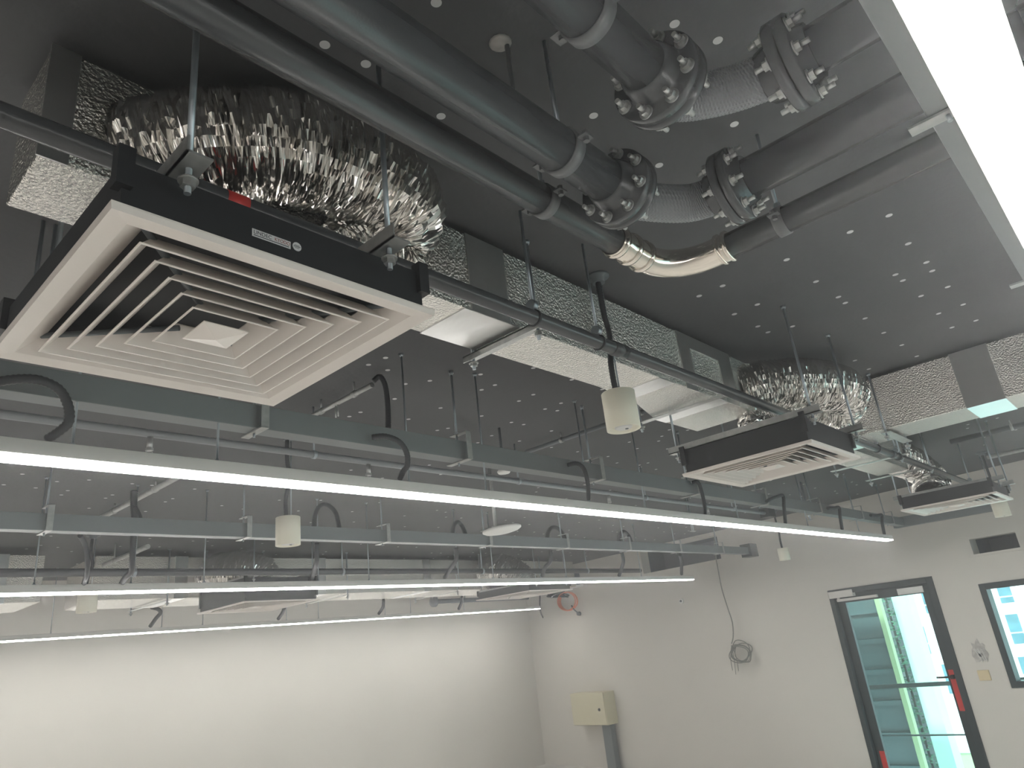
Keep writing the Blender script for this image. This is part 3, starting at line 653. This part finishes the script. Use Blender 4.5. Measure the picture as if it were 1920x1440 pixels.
def sprinkler(parent, x, y, z):
    mb = MB().cyl((x, y, z - .002), (x, y, z - .05), .012, 14).hexnut((x, y, z - .06), (0, 0, 1), .016, .012)
    for s in (-1, 1): mb.tube(spline([(x + s * .010, y, z - .06), (x + s * .014, y, z - .075), (x + s * .004, y, z - .092)], 5), .002, 8)
    mb.lathe((x, y, z - .096), (0, 0, 1), [(0, .016), (.002, .016)], 20); return mb.build('sprinkler_head', 'galv', parent)
t = thing('sprinkler_pipe', 'thin grey pipe with small sprinklers just behind the first light line', 'pipe', (2, 2.97, .98), 'grey sprinkler pipes')
MB().cyl((X0 + .05, 2.97, 1.0), (7.1, 2.97, 1.0), .017, 20).build('pipe_run', 'pipel', t)
MB().box((7.1, 2.92, .96), (7.25, 3.02, 1.05)).build('end_box', 'pipe', t)
for x in (ony(690, 860, 2.97).x, ony(1140, 924, 2.97).x, ony(283, 800, 2.97).x, 5.9): sprinkler(t, x, 2.97, .985)
for x in (.4, 1.9, 3.4, 4.9, 6.4):
    mb = MB().lathe((x - .008, 2.97, 1.0), (1, 0, 0), [(0, .0172), (0, .021), (.016, .021), (.016, .0172)], 20); rod(mb, x, 2.97, 1.018, H, .005); mb.build('pipe_hanger', 'rod', t)
t = thing('sprinkler_pipe', 'thick dark pipe crossing just above the second light line', 'pipe', (3, 5.95, .84), 'grey sprinkler pipes')
MB().cyl((X0 + .05, 5.95, .872), (9.3, 5.95, .872), .030, 28).build('pipe_run', 'pipe', t)
for x in (.9, 2.2, 4.1, 6.0, 8.0):
    mb = MB().lathe((x - .012, 5.95, .872), (1, 0, 0), [(0, .0305), (0, .035), (.024, .035), (.024, .0305)], 24); rod(mb, x, 5.95, .904, H, .007); mb.build('pipe_hanger', 'rod', t)
a_ = ony(815, 1128, 8.75); b_ = ony(990, 1125, 8.75)
t = thing('drain_pipe', 'short dark pipe with round valve end near the back wall', 'pipe', (a_.x, 8.75, a_.z), None)
MB().cyl((a_.x, 8.75, a_.z), (b_.x, 8.75, a_.z), .035, 20).build('pipe_run', 'slate', t)
MB().lathe((a_.x - .05, 8.75, a_.z), (1, 0, 0), [(0, .03), (.01, .08), (.06, .08), (.08, .035)], 24).cyl((a_.x, 8.75, a_.z), (a_.x, 8.75, a_.z + .25), .05, 16).build('valve', 'slate', t)
for f_ in (.3, .75):
    xx = a_.x + (b_.x - a_.x) * f_; MB().cyl((xx, 8.75, a_.z + .03), (xx, 8.75, H), .01, 8).build('hanger_rod', 'rod', t)

# conduits and rails that cross the ceiling
def cross(label, x, ya, yb_, z, r, m, hook=None, name='ceiling_conduit'):
    t = thing(name, label, 'conduit', (x, (ya + yb_) / 2, z - r))
    MB().cyl((x, ya, z), (x, yb_, z), r, 16).build('pipe_run', m, t)
    k = max(2, int(abs(yb_ - ya) / .7))
    for i in range(k):
        y = ya + (yb_ - ya) * (i + .5) / k
        mb = MB().lathe((x, y - .01, z), (0, 1, 0), [(0, r + .0005), (0, r + .004), (.02, r + .004), (.02, r + .0005)], 18); rod(mb, x, y, z + r, H, .005); mb.build('clip', 'galv', t)
    return t
c1_ = cross('slim pipe with a black looped hose behind the nearest diffuser corner', 1.875, 2.45, 3.0, 1.19, .012, 'galv')
cond(c1_, [ony(700, 715, 2.44), ony(712, 706, 2.42), ony(722, 722, 2.40), ony(727, 760, 2.38), ony(728, 805, 2.30)], .013)
MB().cyl((1.875, 2.72, 1.18), (1.875, 2.72, 1.12), .004, 8).cyl((1.875, 2.74, 1.18), (1.875, 2.74, 1.12), .004, 8).build('strap', 'galv', c1_)
cross('pale ceiling rail slanting between the first two light lines', 1.81, 4.3, 5.66, 1.2, .018, 'galv')
cross('dark conduit slanting from the first trunking towards the widened duct', 3.49, 1.75, 2.95, 1.2, .014, 'slate')
cross('dark conduit crossing the ceiling beyond the foil duct on the window side', 6.7, -1.5, 1.12, 1.19, .022, 'slate')
cross('pale pipe crossing the ceiling closest to the end wall', 7.95, -1.5, 1.08, 1.19, .018, 'galv')
cross('small white pipe slanting up behind the pipe above the second light line', 2.35, 6.1, 7.05, 1.1, .02, 'galv')

# stray hanging rods over open ceiling
for i, (x_, y_, z_, lab) in enumerate([(onz(82, 415, H).x, onz(82, 415, H).y, .95, 'pair of thin steel rods below the bare end of the foil duct'),
                                 (onz(1480, 870, H).x, 3.35, .85, 'thin threaded rods hanging bare between the first trunking and end wall'),
                                 (onz(1600, 880, H).x, 2.6, .86, 'thin threaded rods hanging bare close to the end wall')]):
    t = thing('threaded_rod', lab, 'rod', (x_, y_, z_))
    MB().cyl((x_, y_, z_), (x_, y_, H), .0055, 8).build('rod', 'rod', t)
    MB().cyl((x_ + .03, y_, z_), (x_ + .03, y_, H), .0055, 8).build('rod', 'rod', t)
    MB().box((x_ - .02, y_ - .015, z_ + .004), (x_ + .05, y_ + .015, z_ + .01)).build('foot_plate', 'galv', t)

# ------------------------------------------------------------------ end wall fittings
def wbox(mb, u0, u1, n0, n1, z0, z1): return mb.box((u0, n0, z0), (u1, n1, z1), WL)
t = thing('electrical_box', 'beige metal electrical box on the end wall with a black lock', 'electrical box', WL(7.6, .1, -1.27))
wbox(MB(), 7.24, 7.99, .0, .24, -1.255, -.785).build('enclosure', 'box', t, bevel=.006)
wbox(MB(), 7.245, 7.985, .241, .256, -1.25, -.79).build('door', 'box', t, bevel=.004)
P_ = Vector(WL(7.36, .256, -1.03)); MB().lathe(P_, Vector(WL(0, 1, 0)) - Vector(WL(0, 0, 0)), [(0, .022), (.012, .02)], 20).build('lock', 'rubber', t)
tag(wbox(MB(), 7.28, 7.46, .05, .15, FL + .001, -1.257).build('cable_riser', 'trunk'), 'grey vertical trunking below the beige electrical box', 'trunking')
cpt = D.objects
def wall_hit(x, y):
    d = ray(x, y); return d * (8.9 / (d.x - .15 * d.y))
p = wall_hit(1278, 1127); nrm = Vector(WL(0, 1, 0)) - Vector(WL(0, 0, 0))
t = thing('wall_sensor', 'small round white sensor with dark centre on the end wall', 'sensor', p)
MB().lathe(p, nrm, [(0, .04), (.012, .04), (.02, .03)], 28).build('base', 'ap', t); MB().lathe(p + nrm * .02, nrm, [(0, .018), (.012, .012)], 20).build('lens', 'slate', t)
p = wall_hit(1071, 1127) + nrm * .12
mb = MB()
for i in range(5):
    r = .105 + .006 * (i % 3); pts = [wall_hit(1071 + (16 + .6 * (i % 3)) * cos(a_), 1127 + (17 + .5 * (i % 2)) * sin(a_)) + nrm * (.05 + .016 * i) for a_ in [2 * pi * k / 40 for k in range(40)]]
    mb.tube(pts, .008, 8, closed=True)
tag(mb.build('cable_coil', 'orange'), 'round coil of orange cable hanging on the end wall', 'cable coil')
mb = MB(); rnd = random.Random(2)
for i in range(7):
    q = [wall_hit(1030 + rnd.uniform(0, 40), 1106 + rnd.uniform(0, 14)) + nrm * rnd.uniform(.03, .12) for _ in range(5)]
    mb.tube(spline(q, 8), .009, 8)
tag(mb.build('cable_bundle', 'rubber'), 'tangled black cables above the orange coil', 'cables')
q = wall_hit(1092, 1150)
t = thing('junction_box', 'small dark round fitting dangling below the orange coil', 'fitting', q + nrm * .1)
MB().lathe(q + nrm * .06, nrm, [(0, .035), (.05, .03)], 20).build('body', 'slate', t); MB().tube(spline([q + nrm * .08, wall_hit(1084, 1142) + nrm * .1, wall_hit(1081, 1134) + nrm * .12], 6), .012, 8).build('lead', 'slate', t)
q = [wall_hit(x, y) + nrm * .05 for x, y in ((1018, 1100), (1016, 1120), (1017, 1145), (1022, 1158))]
tag(MB().tube(spline(q, 8), .012, 8).build('loose_cable', 'rubber'), 'short black cable dangling beside the room corner', 'cable')
q0 = wall_hit(1040, 1105); q1 = wall_hit(1075, 1085)
# box bodies above the coil
u_ = lambda p: p.y
t = thing('fan_coil_unit', 'grey equipment box under the ceiling above the orange coil', 'equipment box', (q1.x - .5, q1.y, .95))
P0 = wall_hit(1064, 1102); P1 = wall_hit(1089, 1084)
wbox(MB(), P1.y, P0.y, .02, .30, P0.z, P1.z + .12).build('casing', 'slate', t, bevel=.004)
wbox(MB(), P1.y - .06, P0.y, .02, .32, P0.z - .03, P0.z - .001).build('base_tray', 'ap', t)

# hanging cable with a tangled coil at its end
py_ = 4.6
top = onz(1340, 770, H)
pts = [(1351, 1000), (1354, 1042), (1359, 1070), (1366, 1105), (1377, 1140), (1385, 1165), (1387, 1190), (1384, 1205)]
wh = lambda x, y, o=.15: wall_hit(x, y) + nrm * o
hc = thing('hanging_cable', 'grey cable drooping from the ceiling with a tangled coil at its end', 'cable', wh(1384, 1205))
pp = [None] + [wh(a_, b_) for a_, b_ in pts]
pp[0] = Vector((pp[1].x, pp[1].y, H))
MB().tube(spline(pp, 10), .008, 8).build('cable_drop', 'cable', hc)
mb = MB(); rnd = random.Random(6)
for i in range(6):
    cx_, cy_ = 1399 + rnd.uniform(-5, 4), 1221 + rnd.uniform(-4, 5); rx_, ry_ = rnd.uniform(13, 20), rnd.uniform(14, 22); ph = rnd.uniform(-.4, .4)
    pts = []
    for k in range(28):
        a_ = 2 * pi * k / 28; pts.append(wh(cx_ + rx_ * cos(a_ + ph), cy_ + ry_ * sin(a_), .10 + .014 * i + .02 * sin(3 * a_)))
    mb.tube(spline(pts, 2, True), .006, 8, closed=True)
mb.build('coil', 'cable', hc)
for a_, b_ in ((1386, 1255), (1392, 1262), (1397, 1256)):
    MB().tube(spline([wh(1384, 1208), wh(a_ - 3, 1232, .16), wh(a_, b_)], 6), .005, 8).build('loose_end', 'cable', hc)
# patch and plate by the window
p = wall_hit(1837, 1222)
mb = MB()
for i in range(9):
    a_ = 2 * pi * i / 9
t = thing('wall_patch', 'rough grey plaster patch with a dark hole on the wall by the window', 'wall patch', p)
vs = [p + nrm * .002]; rnd = random.Random(9)
for i in range(22):
    a_ = 2 * pi * i / 22; r = rnd.uniform(.07, .12); vs.append(p + nrm * .002 + Vector((.15 * cos(a_) * r * .8, cos(a_) * r * .8, sin(a_) * r * 1.15)))
mb.add(vs + [v + nrm * .004 for v in vs], [(0, 1 + i, 1 + (i + 1) % 22) for i in range(22)] + [(23, 24 + i, 24 + (i + 1) % 22) for i in range(22)] + [(1 + i, 1 + (i + 1) % 22, 24 + (i + 1) % 22, 24 + i) for i in range(22)])
mb.build('plaster', 'plaster', t)
MB().lathe(p - Vector((0, 0, .03)) + nrm * .005, nrm, [(0, .02), (.003, .018)], 12).build('hole', 'rubber', t)
mb = MB()
for i in range(3): mb.tube(spline([p + nrm * .01 - Vector((0, 0, .02)), p + nrm * .03 + Vector((0, .03 * i - .03, .03)), p + nrm * .02 + Vector((0, -.05 + .02 * i, -.10))], 6), .003, 6)
mb.build('wires', 'ap', t)
p = wall_hit(1846, 1266)
tag(wbox(MB(), p.y - .055, p.y + .055, .001, .018, p.z - .05, p.z + .05).build('switch_cover', 'ochre', bevel=.003), 'small ochre square cover on the wall beneath the plaster patch', 'switch cover')

# ------------------------------------------------------------------ insulation washers on the black ceiling
pins = []
for q in [(827, 218), (1113, 217), (1346, 76), (1236, 310), (1377, 233), (1185, 290), (686, 120), (609, 84), (818, 5), (1265, 45), (1475, 487), (1530, 528), (1572, 557), (1585, 568), (1594, 435), (1703, 457), (1667, 404), (1311, 555), (1355, 536), (1737, 492), (1748, 508), (1679, 515), (1693, 526), (1777, 538), (1727, 555), (1622, 597), (1657, 624), (1806, 571), (1760, 588), (1785, 614), (1830, 601), (1377, 589), (1421, 612), (1486, 612), (1440, 623), (1691, 647), (1603, 676), (1719, 668), (1629, 692), (1420, 571),
          (723, 671), (691, 684), (727, 694), (846, 700), (806, 714), (740, 748), (676, 773), (655, 781), (826, 765), (903, 731), (928, 722), (973, 752), (1000, 740), (1052, 756), (1045, 770), (1022, 767), (760, 720), (730, 795), (766, 786), (840, 803), (903, 780), (959, 792), (982, 796), (1034, 808), (1000, 690), (1072, 712), (922, 817), (974, 827), (1034, 839), (1083, 847), (820, 807), (1008, 842),
          (1235, 827), (1215, 868), (1180, 829), (1195, 841), (1140, 856), (1157, 868), (1201, 876), (1230, 880), (1199, 872), (1241, 818), (1255, 806), (7, 909), (42, 889), (115, 928), (127, 920), (167, 900), (48, 966), (198, 934), (211, 928), (167, 953), (131, 971), (248, 907), (285, 910), (310, 941), (324, 935), (365, 917), (273, 959), (1700, 785), (1760, 800), (1815, 796), (1814, 803), (1845, 820), (1846, 834), (1870, 784), (1905, 806)]:
    p = onz(*q, H)
    if p.x < 9: pins.append((p.x, p.y))
rnd = random.Random(12); n0 = len(pins)
y = 1.9
while y < 8.8:
    x = .3
    while x < 8.6 + .15 * y:
        px, py2 = x + rnd.uniform(-.13, .13), y + rnd.uniform(-.13, .13)
        if rnd.random() < .86 and all((px - a_) ** 2 + (py2 - b_) ** 2 > .02 for a_, b_ in pins[:n0]): pins.append((px, py2))
        x += .36
    y += .36
pins.sort(key=lambda q: q[0] ** 2 + q[1] ** 2)
mb = MB().lathe((0, 0, 0), (0, 0, -1), [(0, .0115), (.0022, .0115)], 16, False)
proto = mb.build('insulation_washer', 'pin'); proto.data.materials.append(M['dark'])
tag(proto, 'small pale washer pinned flat to the black ceiling', 'washer', 'insulation washers on the ceiling')
LAB = 'small pale washer pinned flat to the black ceiling'
for i, (x, y) in enumerate(pins[:300]):
    o = proto if i == 0 else proto.copy()
    if i: C.objects.link(o)
    o.location = (x, y, H + EYE - .0002)
mb = MB()
for x, y in pins[300:]: mb.lathe((x, y, H), (0, 0, -1), [(0, .0115), (.0022, .0115)], 8, False)
if pins[300:]: tag(mb.build('ceiling_washers', 'pin'), 'pale washers scattered over the far part of the black ceiling', 'washers', 'insulation washers on the ceiling', 'stuff')
